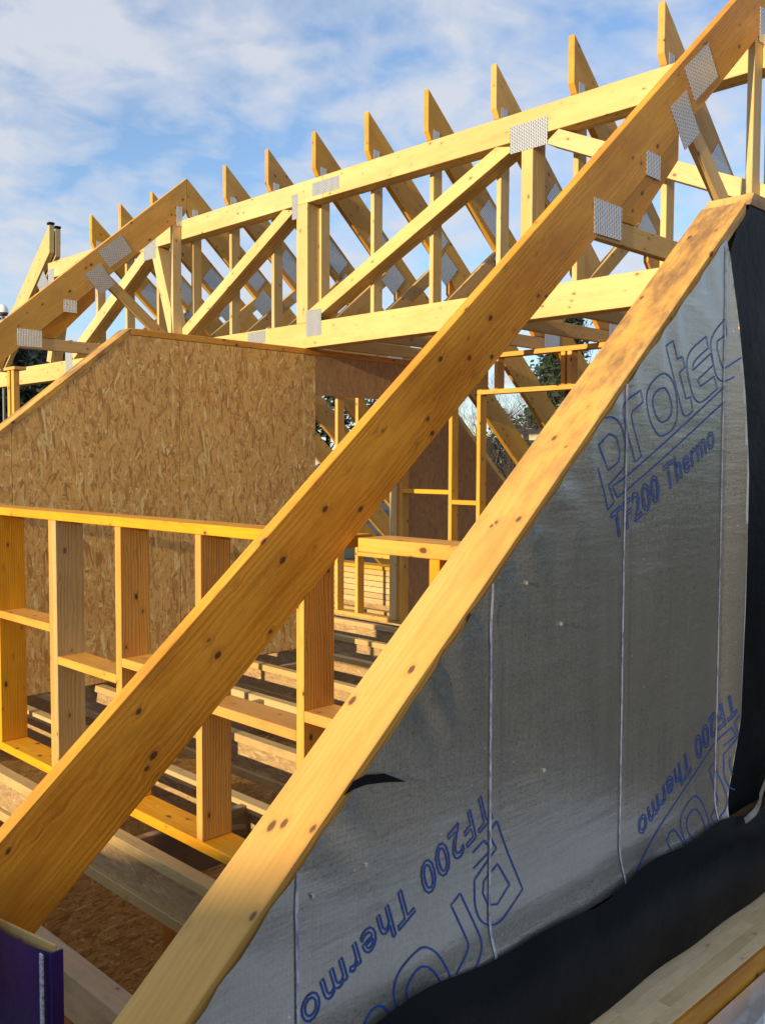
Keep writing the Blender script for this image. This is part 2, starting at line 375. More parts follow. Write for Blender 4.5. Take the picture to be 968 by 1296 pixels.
# ------------------------------------------------------------------ strand board cross wall
YO = 5.8
ow = thing('strand_board_wall', 'large strand board wall with a raking left edge below the girder', 'wall', (3.9, YO, FLOOR))
rk = lambda x: .19+(x-2.463)*.795
def sheet(x0, x1, z0=FLOOR+.01, ztop=None, mat=None):
    def zt(x): return min(.862, rk(x)-.03)
    pts = [(x0, z0), (x1, z0), (x1, zt(x1))]
    xc = 2.463+(.892-.19)/.795
    if x0 < xc < x1: pts.append((xc, .862))
    pts.append((x0, zt(x0)))
    prism('strand_board', ow, xz(YO, pts), (0, .011, 0), mat or M['osb'], (0, 0, 1), .001)
for a, b in ((1.30, 2.535), (2.540, 3.754), (3.759, 5.03)): sheet(a, b)
# header over the opening and cheek beyond it
prism('strand_board', ow, xz(YO, [(5.036, .545), (6.1, .545), (6.1, .862), (5.036, .862)]), (0, .011, 0), M['osb_dark'], (0, 0, 1), .001)
prism('rake_plate', ow, xz(YO-.002, [(.95, rk(.95)), (3.369, .91), (3.369, .862), (.95, rk(.95)-.048)]), (0, .14, 0), M['rake'])
prism('top_plate', ow, xz(YO-.002, [(3.372, .91), (6.2, .91), (6.2, .864), (3.372, .864)]), (0, .14, 0), M['rafter'])
for x in (1.9, 2.5, 3.1, 3.7, 4.3, 4.985):
    zt = min(.86, rk(x)-.055)
    box('stud', ow, x, x+.038, YO+.0115, YO+.135, FLOOR+.04, zt, M['stud'])
box('bottom_plate', ow, 1.3, 5.03, YO+.0115, YO+.14, FLOOR+.001, FLOOR+.039, M['stud'])
YC = 6.10
oc = thing('far_strand_board_cheek', 'brown strand board cheek with a raking edge under the far rafter', 'wall', (6.8, YC, FLOOR))
def far_low(x): return top_line(x)-DV-.02
for a, b in ((6.36, 7.56), (7.565, 8.7)):
    prism('strand_board', oc, xz(YC, [(a, FLOOR+.01), (b, FLOOR+.01), (b, min(.9, far_low(b))), (a, min(.9, far_low(a)))] if far_low(a) < .9 else [(a, FLOOR+.01), (b, FLOOR+.01), (b, far_low(b)), (6.62, .9), (a, .9)]), (0, .011, 0), M['osb_dark'], (0, 0, 1), .001)
box('stud', oc, 6.37, 6.41, YC+.012, YC+.11, FLOOR+.01, .9, M['stud'])

# ------------------------------------------------------------------ eaves stud wall (600 centres)
XW = 2.03
sw = thing('stud_wall', 'open golden stud wall standing on the joists behind the long rafter', 'wall', (XW, 3.7, FLOOR))
WT = -.233
box('top_plate', sw, XW, XW+.14, 4.262, 5.79, WT-.04, WT, M['stud'])
box('top_plate', sw, XW, XW+.14, 2.215, 4.260, WT-.04, WT, M['stud'])
box('top_plate', sw, XW, XW+.14, 1.60, 2.14, WT-.045, WT-.001, M['stud'])
box('bottom_plate', sw, XW, XW+.14, 1.6, 5.79, FLOOR+.0015, FLOOR+.043, M['stud'])
stud_y = [(1.80, .04), (2.402, .038), (3.002, .038), (3.595, .045), (4.183, .078), (4.82, .04), (5.42, .04)]
for y, w in stud_y:
    if w > .07:
        box('stud', sw, XW, XW+.14, y, y+.0385, FLOOR+.044, WT-.041, M['web']); box('stud', sw, XW+.002, XW+.142, y+.0395, y+w, FLOOR+.044, WT-.041, M['stud'])
    else: box('stud', sw, XW, XW+.14, y, y+w, FLOOR+.044, WT-.041 if y > 2.2 else WT-.046, M['stud'])
for (y0, y1, z) in ((4.263, 4.818, -.768), (3.642, 4.181, -.912), (3.042, 3.593, -.833), (2.442, 3.0, -.908), (1.842, 2.40, -.833), (4.862, 5.418, -.9)):
    box('noggin', sw, XW+.001, XW+.139, y0, y1, z-.038, z, M['stud'])

# ------------------------------------------------------------------ partition beyond the girder
XP = 6.28
pw = thing('partition_frame', 'thin stud partition with a high opening standing beyond the girder truss', 'wall', (XP, 5.3, FLOOR))
for y, z1 in ((5.115, .58), (5.43, .58), (6.025, .9), (6.62, .9), (6.91, .9)):
    box('stud', pw, XP, XP+.089, y, y+.038, FLOOR+.041, z1, M['stud_y'])
for y in (3.55, 4.15): box('stud', pw, XP, XP+.089, y, y+.038, FLOOR+.041, .58, M['stud_y'])
box('bottom_plate', pw, XP, XP+.089, 3.4, 7.6, FLOOR+.0015, FLOOR+.04, M['stud_y'])
box('sill_plate', pw, XP, XP+.089, 3.4, 5.153, .5815, .62, M['stud_y'])
box('top_plate', pw, XP, XP+.089, 3.4, 5.9, .882, .92, M['stud_y'])
for y in (4.93, 4.27, 4.21, 3.6): box('post', pw, XP, XP+.089, y, y+.04, .621, .881, M['stud_y'])
box('post', pw, XP+.001, XP+.088, 5.1, 5.14, .621, .881, M['stud_y'])
box('noggin', pw, XP, XP+.089, 5.469, 6.023, -.275, -.237, M['stud_y'])
box('noggin', pw, XP, XP+.089, 5.154, 5.429, -.36, -.322, M['stud_y'])
box('noggin', pw, XP, XP+.089, 6.064, 6.618, -.9, -.862, M['stud_y'])
box('jamb', pw, XP-.03, XP-.001, 6.07, 6.16, FLOOR+.041, .9, M['pale'])

# plank stack beyond the partition
for i in range(6):
    o = box('plank', None, 7.0, 7.16, 6.2, 8.6, FLOOR+.002+i*.062, FLOOR+.058+i*.062, M['flange']); o.name = 'stacked_plank'
    tag(o, 'pale plank in the low stack beyond the partition studs, %s from the bottom' % ordn[i], 'plank', 'planks stacked beyond the partition')
o = box('plank', None, 6.985, 7.18, 6.3, 8.5, FLOOR+.376, FLOOR+.412, M['stud_y']); o.name = 'cover_plank'
tag(o, 'golden plank lying on top of the pale plank stack', 'plank')
o = box('board', None, 7.86, 7.9, 4.9, 5.99, .235, .352, M['pale_board']); o.name = 'weathered_board'
tag(o, 'pale weathered board fixed across the far rafters', 'board')

# ------------------------------------------------------------------ nail plates and trusses
def plate(parent, y, side, pts):        # pts in (x, z): a thin pressed plate on the face of the member
    yy = y-.0025 if side < 0 else y+.0005
    pts3 = xz(yy, pts)
    d = Vector(pts3[1])-Vector(pts3[0])
    return prism('nail_plate', parent, pts3, (0, .002, 0), M['plate'], tuple(Vector(pts3[3])-Vector(pts3[0])), 0)
PL = dict(A=[(4.085, 1.803), (4.312, 1.985), (4.42, 1.862), (4.192, 1.682)], B=[(3.962, 1.594), (4.11, 1.71), (4.243, 1.55), (4.107, 1.44)],
          C=[(3.768, 1.362), (3.888, 1.362), (3.888, 1.257), (3.768, 1.257)], D=[(3.362, 1.08), (3.572, 1.078), (3.572, .94), (3.362, .938)])
def half_truss(k, near, lab, foot):
    """one leg of an attic truss: rafter, ceiling tie, strut, post and the plates that pin them"""
    y = YK(k); s = (lambda x: x) if near else (lambda x: 2*RX-x)
    t = thing('roof_truss', lab, 'truss', (s(foot+.5), y, top_line(s(foot+.5))-DV), 'near roof trusses' if near else 'far roof trusses')
    e = .0015 if near else -.0015
    f = lambda pts: xz(y, [(s(x), z) for x, z in pts])
    r = lambda x: RZ-SL*(RX-x)
    rx = RX-.0015
    prism('rafter', t, f([(foot, r(foot)), (rx, r(rx)), (rx, r(rx)-DV+.03), (rx-.03, r(rx-.03)-DV), (foot, r(foot)-DV)]), (0, TH, 0), M['rafter'] if near and k == 0 else M['rafter_yellow'])
    yy = y+.004
    ft = lambda pts: xz(yy, [(s(x), z) for x, z in pts])
    tb = r(0)-DV
    low = lambda z: (z-tb)/SL
    g = .0015
    prism('ceiling_tie', t, ft([(low(1.02)+g*2, 1.02), (4.925, 1.02), (4.925, .924), (low(.924)+g*2, .924)]), (0, TH-.008, 0), M['web'])
    prism('post', t, ft([(4.832, 1.022), (4.925, 1.022), (4.925, r(4.925)-DV-g), (4.832, r(4.832)-DV-g)]), (0, TH-.008, 0), M['pale'])
    # strut from the rafter down to the foot of the post
    d = Vector((.525, -.41)).normalized(); n = Vector((-d.y, d.x))
    p0 = Vector((4.205, 1.555)); w = .048
    def hit_rafter(q):
        # along -d until rafter underside
        tt = (r(q.x)-DV-q.y)/(-d.y*-1*-1 - SL*-d.x) if False else None
        num = (r(q.x)-DV)-q.y; den = (-d.y)+SL*d.x
        return q-d*(num/den)*1.0
    a0 = hit_rafter(p0+n*w)+d*.002; b0 = hit_rafter(p0-n*w)+d*.002
    ca = p0+n*w; cb = p0-n*w
    a1 = ca+d*((4.828-ca.x)/d.x); b1 = cb+d*((1.024-cb.y)/d.y)
    prism('strut', t, ft([tuple(a0), tuple(a1), (4.828, 1.024), tuple(b1), tuple(b0)]), (0, TH-.008, 0), M['web'])
    # scab board below the rafter between tie and strut
    sc = [(low(1.024)+.003, 1.024), (3.70, 1.024), (4.06, 1.385), (4.06, r(4.06)-DV-g)]
    prism('scab', t, ft(sc), (0, TH-.008, 0), M['rafter'])
    side = -1
    for key in 'ABCD': plate(t, y, -1, [(s(x), z) for x, z in PL[key]])
    plate(t, y, -1, [(s(4.872), 2.34), (s(4.935), 2.345), (s(4.935), 2.17), (s(4.872), 2.165)])
    return t
half_truss(0, True, 'long golden roof truss whose rafter rises past the foil panel', .55)
half_truss(9, True, 'near-side roof truss rising to the ridge above the strand board wall', 1.9)
fl = ['far-side truss leg meeting the ridge of the long golden truss'] + \
     ['far-side truss leg hung behind the girder, %s from the long golden truss' % ordn[k-1] for k in range(1, 9)] + \
     ['far-side truss leg completing the peak above the strand board wall'] + \
     ['far-side truss leg beyond the strand board wall peak, %s past it' % ordn[k-10] for k in range(10, 13)]
for k in range(0, 13): half_truss(k, False, fl[k], .1)

# ------------------------------------------------------------------ girder truss (three plies)
XG = 4.93; PLY = .0445
gt = thing('girder_truss', 'long pale three-ply girder truss running under the rafter ends', 'truss', (XG, 5.8, .912))
TZ0, TZ1, BZ0, BZ1 = 2.05, 2.222, .912, 1.11
def ply(name, pts, mat=None):
    for i in range(3):
        x = XG+i*(PLY+.0018)+(0 if i == 0 else random.uniform(-.0005, .0005))
        q = pts
        prism(name, gt, yz(x, q), (PLY, 0, 0), mat or M['pale'])
for a, b in ((1.2, 5.60), (5.604, 10.25)):
    ply('top_chord', [(a, TZ0), (b, TZ0), (b, TZ1), (a, TZ1)])
for a, b in ((1.4, 6.43), (6.434, 11.7)):
    ply('bottom_chord', [(a, BZ0), (b, BZ0), (b, BZ1), (a, BZ1)])
E = .0015
for a, b in ((5.782, 5.915), (3.612, 3.70), (1.5, 1.6)):
    ply('post', [(a, BZ1+E), (b, BZ1+E), (b, TZ0-E), (a, TZ0-E)])
def diag(y0, z0, y1, z1, w, cut0=None, cut1=None):
    d = Vector((y1-y0, z1-z0)).normalized(); n = Vector((-d.y, d.x))*w/2
    lo, hi = BZ1+E, TZ0-E
    def cl(p):
        # slide along d so that the corner stays between the chords
        p = Vector(p)
        if p.y > hi: p = p-d*((p.y-hi)/d.y)
        if p.y < lo: p = p+d*((lo-p.y)/d.y)
        return tuple(p)
    q = [cl(Vector((y0, z0))+n), cl(Vector((y1, z1))+n), cl(Vector((y1, z1))-n), cl(Vector((y0, z0))-n)]
    ply('diagonal_web', q)
diag(3.76, 2.06, 5.77, 1.15, .1)
diag(5.96, 2.06, 7.64, 1.14, .1)
diag(3.50, 2.03, 1.62, 1.16, .1)
diag(8.12, 2.06, 9.75, 1.14, .115)
diag(8.04, 2.06, 7.70, 1.12, .12)
diag(9.95, 2.06, 9.77+.5, 1.12, .1)
def gplate(pts): prism('nail_plate', gt, yz(XG-.0025, pts), (.002, 0, 0), M['plate'], (0, 0, 1), 0)
gplate([(5.90, 1.945), (5.968, 1.945), (5.968, 2.14), (5.90, 2.14)])
gplate([(5.41, 2.085), (5.72, 2.085), (5.72, 2.185), (5.41, 2.185)])
gplate([(5.615, 1.0), (5.793, 1.0), (5.793, 1.205), (5.615, 1.205)])
gplate([(6.32, 1.0), (6.56, 1.0), (6.56, 1.10), (6.32, 1.10)])
gplate([(3.5, 1.975), (3.79, 1.975), (3.79, 2.145), (3.5, 2.145)])
gplate([(3.55, 1.0), (3.74, 1.0), (3.74, 1.2), (3.55, 1.2)])
gplate([(8.0, 1.95), (8.22, 1.95), (8.22, 2.13), (8.0, 2.13)])
gplate([(9.70, .96), (9.86, .96), (9.86, 1.22), (9.70, 1.22)])
gplate([(10.1, 2.0), (10.24, 2.0), (10.24, 2.15), (10.1, 2.15)])
# sloping end rafters of the cross roof
er = thing('end_rafter', 'pale double rafter sloping down from its dark plumb-cut head past the girder end', 'rafter', (XG, 10.5, 1.2))
for i in range(2):
    x = XG+.03+i*.075
    prism('rafter', er, yz(x, [(10.262, 2.66-i*.03), (13.9, 2.66-i*.03-3.638*.83), (13.9, 2.36-i*.03-3.638*.83), (10.275, 2.35-i*.03)]), (.06, 0, 0), M['pale'])
    box('cap', er, x-.002, x+.062, 10.255, 10.32, 2.665-i*.03-.0, 2.69-i*.03, M['black'], .001)
prism('nail_plate', er, yz(XG+.0272, [(10.3, 2.02), (10.42, 2.17), (10.58, 2.03), (10.46, 1.87)]), (.002, 0, 0), M['plate'], None, 0)
# bearing post under the far near-side truss
bp = thing('bearing_post', 'paired stud post with a cap plate under the far truss foot', 'post', (3.3, 7.5, FLOOR))
XB = 3.26
for y in (7.40, 7.475): box('stud', bp, XB, XB+.05, y, y+.042, FLOOR+.01, .725, M['stud_y'])
box('cap_plate', bp, XB-.01, XB+.09, 7.36, 7.66, .7265, .752, M['web'])

# ------------------------------------------------------------------ foil-faced cheek panel
YP = 1.408; PS, PC = .853, -1.78
rake = lambda x: PS*x+PC
fp = thing('cheek_wall', 'foil-faced raking wall panel with blue printed lettering and white tapes', 'wall panel', (2.2, YP, FLOOR))
prism('rake_plate', fp, [(.72, YP+.001, rake(.72)), (3.115, YP+.001, rake(3.115)), (3.115, YP+.001, rake(3.115)-.05), (.72, YP+.001, rake(.72)-.05)], (0, .160, 0), M['rake'])
prism('top_plate', fp, [(3.135, YP-.002, .868), (3.165, YP-.002, .914), (5.6, YP-.002, .914), (5.6, YP-.002, .868)], (0, .165, 0), M['rake'])
core = prism('sheathing', fp, xz(YP+.03, [(.85, FLOOR+.002), (4.9, FLOOR+.002), (4.9, .866), (3.13, .866), (3.09, rake(3.09)-.053), (.85, rake(.85)-.053)]), (0, .125, 0), M['osb_dark'], (1, 0, 0), 0)
TAPES = (1.165, 1.766, 2.362, 2.955)
def skirt_top(x):
    return -1.178+.014*math.sin(x*5.3)+.010*math.sin(x*13+1)+(.02 if x < 1.6 else 0)*(1.6-x)
def yfoil(x, z):
    n = noise.noise((x*2.1, z*1.4, 3.1))*.005+noise.noise((x*6.5+z*3, z*4, 7.7))*.0016
    pin = min(abs(x-a) for a in TAPES); y = YP-.008-.5*n-.0025*min(1, pin/.2)
    edge = rake(x)-.01-z                      # creases where the sheet is tucked under the rake plate
    if edge < .3: y += .0028*math.sin((x*34+z*21)+3*noise.noise((x*5, z*5, 1)))*(1-max(edge, 0)/.3)
    if z < -1.09: y -= .022*min(1, (-1.09-z)/.1)**2      # kicks out over the skirt
    if x > 2.97:
        s = min((x-2.97)/.2, 1.2); y -= .030*math.sin(s*1.6)+.018*s*s*math.sin(z*2.4+.6)
    return y
XRP = [(-1.5, 2.96), (-1.189, 3.01), (-.857, 3.10), (-.5, 3.105), (-.034, 3.095), (.233, 3.065), (.45, 3.03), (.666, 2.985), (.75, 2.95), (.9, 2.9)]
def xr(z):                                   # free right-hand edge of the sheet
    for (a, b), (c, d) in zip(XRP, XRP[1:]):
        if z <= c: return b+(d-b)*(z-a)/(c-a)
    return 2.9
def foil():
    nx, nz = 170, 130; vs = []; fs = []; x0 = .6
    for j in range(nz+1):
        v = j/nz
        for i in range(nx+1):
            u = i/nx
            x = x0+(3.19-x0)*u
            zt = min(rake(x)-.017+.005*noise.noise((x*24, 0, 2)), .80); zb = -1.21
            z = zb+(zt-zb)*v
            if x > xr(z): x = xr(z)
            zt = min(rake(x)-.017+.005*noise.noise((x*24, 0, 2)), .80); z = min(z, zt)
            vs.append((x, yfoil(x, z), z))
    for j in range(nz):
        for i in range(nx):
            a = j*(nx+1)+i; fs.append((a, a+1, a+nx+2, a+nx+1))
    o = meshobj('membrane', fp, vs, fs, M['foil'], True); return o
mem = foil()
def ribbon(pts, w, off, closed=False):
    """flat ribbon following the sheet; pts in (x, z)"""
    P = [Vector(p) for p in pts]
    if closed: P.append(P[0])
    Q = []
    for a, b in zip(P, P[1:]):
        n = max(1, int((b-a).length/.015))
        for i in range(n): Q.append(a+(b-a)*i/n)
    Q.append(P[-1]); vs = []; fs = []; n = len(Q)
    for i, q in enumerate(Q):
        a = Q[max(0, i-1)]; b = Q[min(n-1, i+1)]
        if closed and i in (0, n-1): a = Q[n-2]; b = Q[1]
        d = (b-a); d = d.normalized() if d.length > 1e-9 else Vector((1, 0)); nn = Vector((-d.y, d.x))*w/2
        for s in (1, -1):
            p = q+nn*s; vs.append((p.x, yfoil(p.x, p.y)-off, p.y))
    for i in range(n-1): fs.append((2*i, 2*i+1, 2*i+3, 2*i+2))
    return vs, fs
def joinmesh(name, parent, parts, mat):
    vs = []; fs = []
    for v, f in parts:
        o = len(vs); vs += v; fs += [tuple(i+o for i in q) for q in f]
    return meshobj(name, parent, vs, fs, mat)
for x in TAPES:
    zt = min(rake(x)-.012, .70); v, f = ribbon([(x+.0012*math.sin(z*3.7), z) for z in [(-1.2+(zt+1.2)*i/60) for i in range(61)]], .0082, .003)
    meshobj('tape', fp, v, f, M['tape'])
# printed lettering: outline strokes, in the sheet's own plane
F = 1196.56
def px(q, c=(720, 400, 4.033)):              # measured drawing of the print -> metres on the panel
    a, b = c[0]+q[0]/c[2], c[1]+q[1]/c[2]
    d = fw+rt2*((a-484)/F)-up2*((b-648)/F); d = d*(YP/d.y); return Vector((d.x, d.z))
GL = [([(183, 988), (150, 840), (85, 600), (135, 548), (185, 510), (225, 525), (255, 570), (274, 650), (272, 770), (188, 862), (216, 948)], 1),
      ([(140, 660), (190, 600), (225, 622), (243, 690), (238, 742), (185, 788)], 1),
      ([(350, 378), (285, 425), (262, 465), (262, 520), (322, 745), (353, 716), (303, 520), (310, 485), (362, 438)], 1),
      ([(380, 400), (400, 345), (440, 300), (470, 292), (505, 320), (525, 380), (535, 460), (532, 530), (510, 580), (460, 615), (435, 610), (400, 550), (382, 470)], 1),
      ([(408, 420), (430, 380), (465, 362), (485, 390), (505, 450), (503, 510), (460, 548), (435, 530), (415, 480)], 1),
      ([(478, 155), (512, 128), (533, 222), (557, 208), (572, 262), (545, 290), (578, 425), (602, 412), (612, 485), (590, 510), (570, 512), (555, 480)], 1),
      ([(683, 105), (612, 165), (582, 215), (580, 275), (612, 410), (640, 442), (665, 440), (742, 372), (725, 308), (655, 360), (638, 328), (722, 250), (708, 192), (614, 278), (614, 245), (640, 212), (694, 165)], 1),
      ([(785, 15), (730, 75), (705, 130), (710, 190), (735, 310), (765, 335), (800, 325), (845, 275), (835, 215), (780, 270), (768, 262), (740, 170), (742, 130), (790, 95)], 1),
      ([(900, 252), (780, 362), (275, 822), (207, 868), (232, 925), (275, 893), (780, 436), (900, 328)], 0)]
def smooth(P, closed, round_=False):
    if not closed or len(P) < 8: return P
    if round_:
        for _ in range(2): P = [q for a, b in zip(P, P[1:]+P[:1]) for q in (a*.75+b*.25, a*.25+b*.75)]
        return P
    Q = []
    n = len(P)
    for i in range(n):
        a, b, c = P[i-1], P[i], P[(i+1) % n]
        if (b-a).length > 1e-6 and (c-b).length > 1e-6 and (b-a).angle(c-b) < R(58) :
            Q += [b+(a-b)*.28, b+(a-b)*.1+(c-b)*.1, b+(c-b)*.28]
        else: Q.append(b)
    return Q
LOGO = [(smooth([px(q) for q in P], c, i in (3, 4)), c) for i, (P, c) in enumerate(GL)]
# small line of text from Blender's own font, outlines only
def text_outline(s):
    cu = bpy.data.curves.new('lettering', 'FONT'); cu.body = s; cu.shear = .12; cu.resolution_u = 3; cu.fill_mode = 'NONE'; cu.space_character = 1.08; cu.offset = .022
    ob = bpy.data.objects.new('lettering', cu); COL.objects.link(ob)
    dg = bpy.context.evaluated_depsgraph_get(); dg.update()
    me = bpy.data.meshes.new_from_object(ob.evaluated_get(dg))
    adj = {}
    for e in me.edges:
        a, b = e.vertices; adj.setdefault(a, []).append(b); adj.setdefault(b, []).append(a)
    seen = set(); loops = []
    for v in adj:
        if v in seen: continue
        lp = [v]; seen.add(v); cur = v
        while True:
            nx = [w for w in adj[cur] if w not in seen]
            if not nx: break
            cur = nx[0]; seen.add(cur); lp.append(cur)
        loops.append([me.vertices[i].co.xy.copy() for i in lp])
    bpy.data.objects.remove(ob); bpy.data.curves.remove(cu); bpy.data.meshes.remove(me)
    return loops
TL = text_outline('TF200 Thermo')
xs = [p.x for l in TL for p in l]; wid = max(xs)-min(xs); capt = max(p.y for l in TL for p in l); mnx = min(xs)
b0 = Vector((2.318, -.212)); b1 = Vector((2.905, .062)); hv_ = Vector((-.030, .072))
TXT = [([b0+(b1-b0)*((p.x-mnx)/wid)+hv_*(p.y/capt) for p in l], 1) for l in TL]
ALL = LOGO+TXT
tip = px((183, 988))
def place(fn, xmax, zmin):
    parts = []
    for P, c in ALL:
        Q = [fn(p) for p in P]
        if c: Q = Q+[Q[0]]
        run = []
        for q in Q:                          # keep only what lies on the sheet
            if q.x <= xmax and q.y >= zmin and q.y < rake(q.x)-.014 and q.x > .75: run.append(q)
            else:
                if len(run) > 1: parts.append(ribbon(run, .0045, .0016))
                run = []
        if len(run) > 1: parts.append(ribbon(run, .0045, .0016))
    return joinmesh('printed_lettering', fp, parts, M['ink'])
place(lambda p: p, 3.05, -1.2)
rot = Matrix.Rotation(R(-178.3), 2)
t2 = px((800, 235), (360, 960, 3.025)); t3 = t2+Vector((1.29, .022))
place(lambda p: t2+rot @ (p-tip), 3.0, -1.20)
place(lambda p: t3+rot @ (p-tip), 3.085, -1.20)
# staples and one dark curved mark
def dark_mark():
    up_ = [(1.285, -.676), (1.315, -.655), (1.35, -.650), (1.40, -.658), (1.468, -.692)]; dn = [(1.285, -.678), (1.32, -.673), (1.355, -.672), (1.41, -.68), (1.468, -.693)]
    vs = [(x, yfoil(x, z)-.004, z) for x, z in up_]+[(x, yfoil(x, z)-.003, z) for x, z in dn]; n = len(up_)
    meshobj('dark_mark', fp, vs, [(i, i+1, n+i+1, n+i) for i in range(n-1)], M['black'])
dark_mark()
for x, z in ((1.20, -.865), (1.345, -.845), (1.98, -.79), (2.05, -.42), (1.9, -.30)):
    box('staple', fp, x, x+.007, yfoil(x, z)-.006, yfoil(x, z)-.001, z, z+.008, M['plate'], 0)
# black skirt below and black sheet at the far end
def sheetgrid(name, fn, nu, nv, mat):
    vs = []; fs = []
    for j in range(nv+1):
        for i in range(nu+1): vs.append(fn(i/nu, j/nv))
    for j in range(nv):
        for i in range(nu):
            a = j*(nu+1)+i; fs.append((a, a+1, a+nu+2, a+nu+1))
    return meshobj(name, fp, vs, fs, mat, True)
def skirt(u, v):
    x = .7+4.2*u; zt = skirt_top(x); z = FLOOR+.002+(zt-FLOOR-.002)*v
    y = YP-.062-.012*noise.noise((x*3, z*4, 5))-.02*math.sin(min(v, 1)*math.pi)
    if v > .8: y += (v-.8)*.09*(.7+.3*math.sin(x*4.4+.6))
    return (x, y, z)
sheetgrid('black_skirt', skirt, 140, 14, M['black'])
def bsheet(u, v):
    z = -1.2+2.062*v; x0 = 2.96 if z < .62 else 2.96+(z-.62)*.55; x = x0+(4.9-x0)*u
    return (x, YP-.006-.010*noise.noise((x*3, z*2, 9)), min(z, rake(x)-.048 if x < 3.12 else .866))
sheetgrid('black_sheet', bsheet, 50, 50, M['black'])
v, f = ribbon([(3.05, -1.19), (3.12, -1.178), (3.2, -1.16), (3.3, -1.10), (3.4, -1.085), (3.6, -1.07)], .02, .028)
meshobj('foil_strip', fp, v, f, M['foil'])

# glulam beam outside the panel
gl = thing('glulam_beam', 'pale laminated beam lying along the foot of the foil panel', 'beam', (3, 1.3, FLOOR-.3))
n = 5
for i in range(n):
    w = .2/n; y0 = 1.1925+i*w
    a = .9
    while a < 6:
        b = a+random.uniform(.7, 1.5)
        box('lamella', gl, a, b-.0012, y0, y0+w-.0006, FLOOR-.2, FLOOR-.0005-random.uniform(0, .0008), M['glulam'], .0008)
        a = b
box('edge_strip', gl, .9, 6, 1.178, 1.192, FLOOR-.2, FLOOR-.002, M['rafter'])

# crinkled foil sheet on the boards below
def crinkle():
    vs = []; fs = []; n = 22
    for j in range(n+1):
        for i in range(n+1):
            x = 1.2+2.6*i/n; y = .15+1.02*j/n
            z = FLOOR-.062-.10*(1.17-y)+.03*noise.noise((x*2.1, y*2.1, 2))*min(1, (1.2-y)*4)+.06*abs(noise.noise((x*5, y*5, 4)))*min(1, (1.2-y)*4)
            vs.append((x, y, z))
    for j in range(n):
        for i in range(n):
            a = j*(n+1)+i; fs.append((a, a+1, a+n+2, a+n+1))
    o = meshobj('foil_sheet', None, vs, fs, M['crinkle']); tag(o, 'shiny crinkled foil sheet lying below the laminated beam', 'foil sheet')
crinkle()
# scaffold deck that carries the foil sheet and the photographer
for i in range(7):
    y0 = -.55+i*.235
    o = box('scaffold_board', None, -2.2, 4.4, y0, y0+.225, FLOOR-.42, FLOOR-.382, M['grey_board']); tag(o, 'weathered scaffold board on the deck, %s counted towards the laminated beam' % ordn[i], 'scaffold board', 'scaffold deck boards')

# eaves panel under foil membrane, mirrored sky put into its blue colour
ep = thing('eaves_panel', 'foil covered eaves panel coloured dark blue for the sky it mirrors, with a white tape at its edge', 'wall panel', (.88, 2.0, -1.6))
tz = lambda y: -1.013-(y-1.843)*.145
def epan(u, v):
    y = 1.845+.295*u; z = -2.2+(tz(y)-.012+2.2)*v
    return (.870-.010*noise.noise((y*9, z*4, 1)), y, z)
vs = [epan(i/12, j/12) for j in range(13) for i in range(13)]; fs = [(j*13+i, j*13+i+1, j*13+i+14, j*13+i+13) for j in range(12) for i in range(12)]
meshobj('membrane', ep, vs, fs, M['skyfoil'], True)
prism('board', ep, yz(.884, [(1.853, tz(1.845)), (2.14, tz(2.14)), (2.14, -2.2), (1.853, -2.2)]), (.006, 0, 0), M['web'])
box('side_membrane', ep, .874, .9, 1.846, 1.851, -2.2, tz(1.85)-.012, M['skyfoil'], 0)
box('tape', ep, .862, .8655, 1.865, 1.878, -2.2, tz(1.87)-.016, M['tape'], 0)

# ------------------------------------------------------------------ unseen house added on the sunny side, roof shaped to shade the eaves
nh = thing('shade_house', 'unseen brick house added so that its low tiled gable roof shades the eaves', 'house', (-18, -2.5, GROUND))
hx0, hx1 = -22., -14.; ry, rz_, sl_ = -2.5, 3.32, .3; e0, e1 = -10.2, 5.2
hz_ = lambda y: rz_-.22-sl_*abs(y-ry)
prism('wall', nh, yz(hx0+.3, [(e0+.4, GROUND), (e1-.4, GROUND), (e1-.4, hz_(e1-.4)), (ry, hz_(ry)), (e0+.4, hz_(e0+.4))]), (hx1-hx0-.6, 0, 0), M['brick'], (0, 1, 0), 0)
for a, b in ((ry, e1), (e0, ry)):
    zt = lambda y: rz_-sl_*abs(y-ry)
    prism('roof', nh, yz(hx0, [(a, zt(a)), (b, zt(b)), (b, zt(b)-.2), (a, zt(a)-.2)]), (hx1-hx0, 0, 0), M['tile'], None, 0)
for y in (-6.5, -3.2, .6):
    for z in (-3.9, -1.3):
        w_ = box('window', nh, hx1-.32, hx1-.26, y, y+1.3, z, z+1.2, M['helmet']); box('pane', w_, hx1-.265, hx1-.25, y+.08, y+1.22, z+.08, z+1.12, M['pole'], 0)
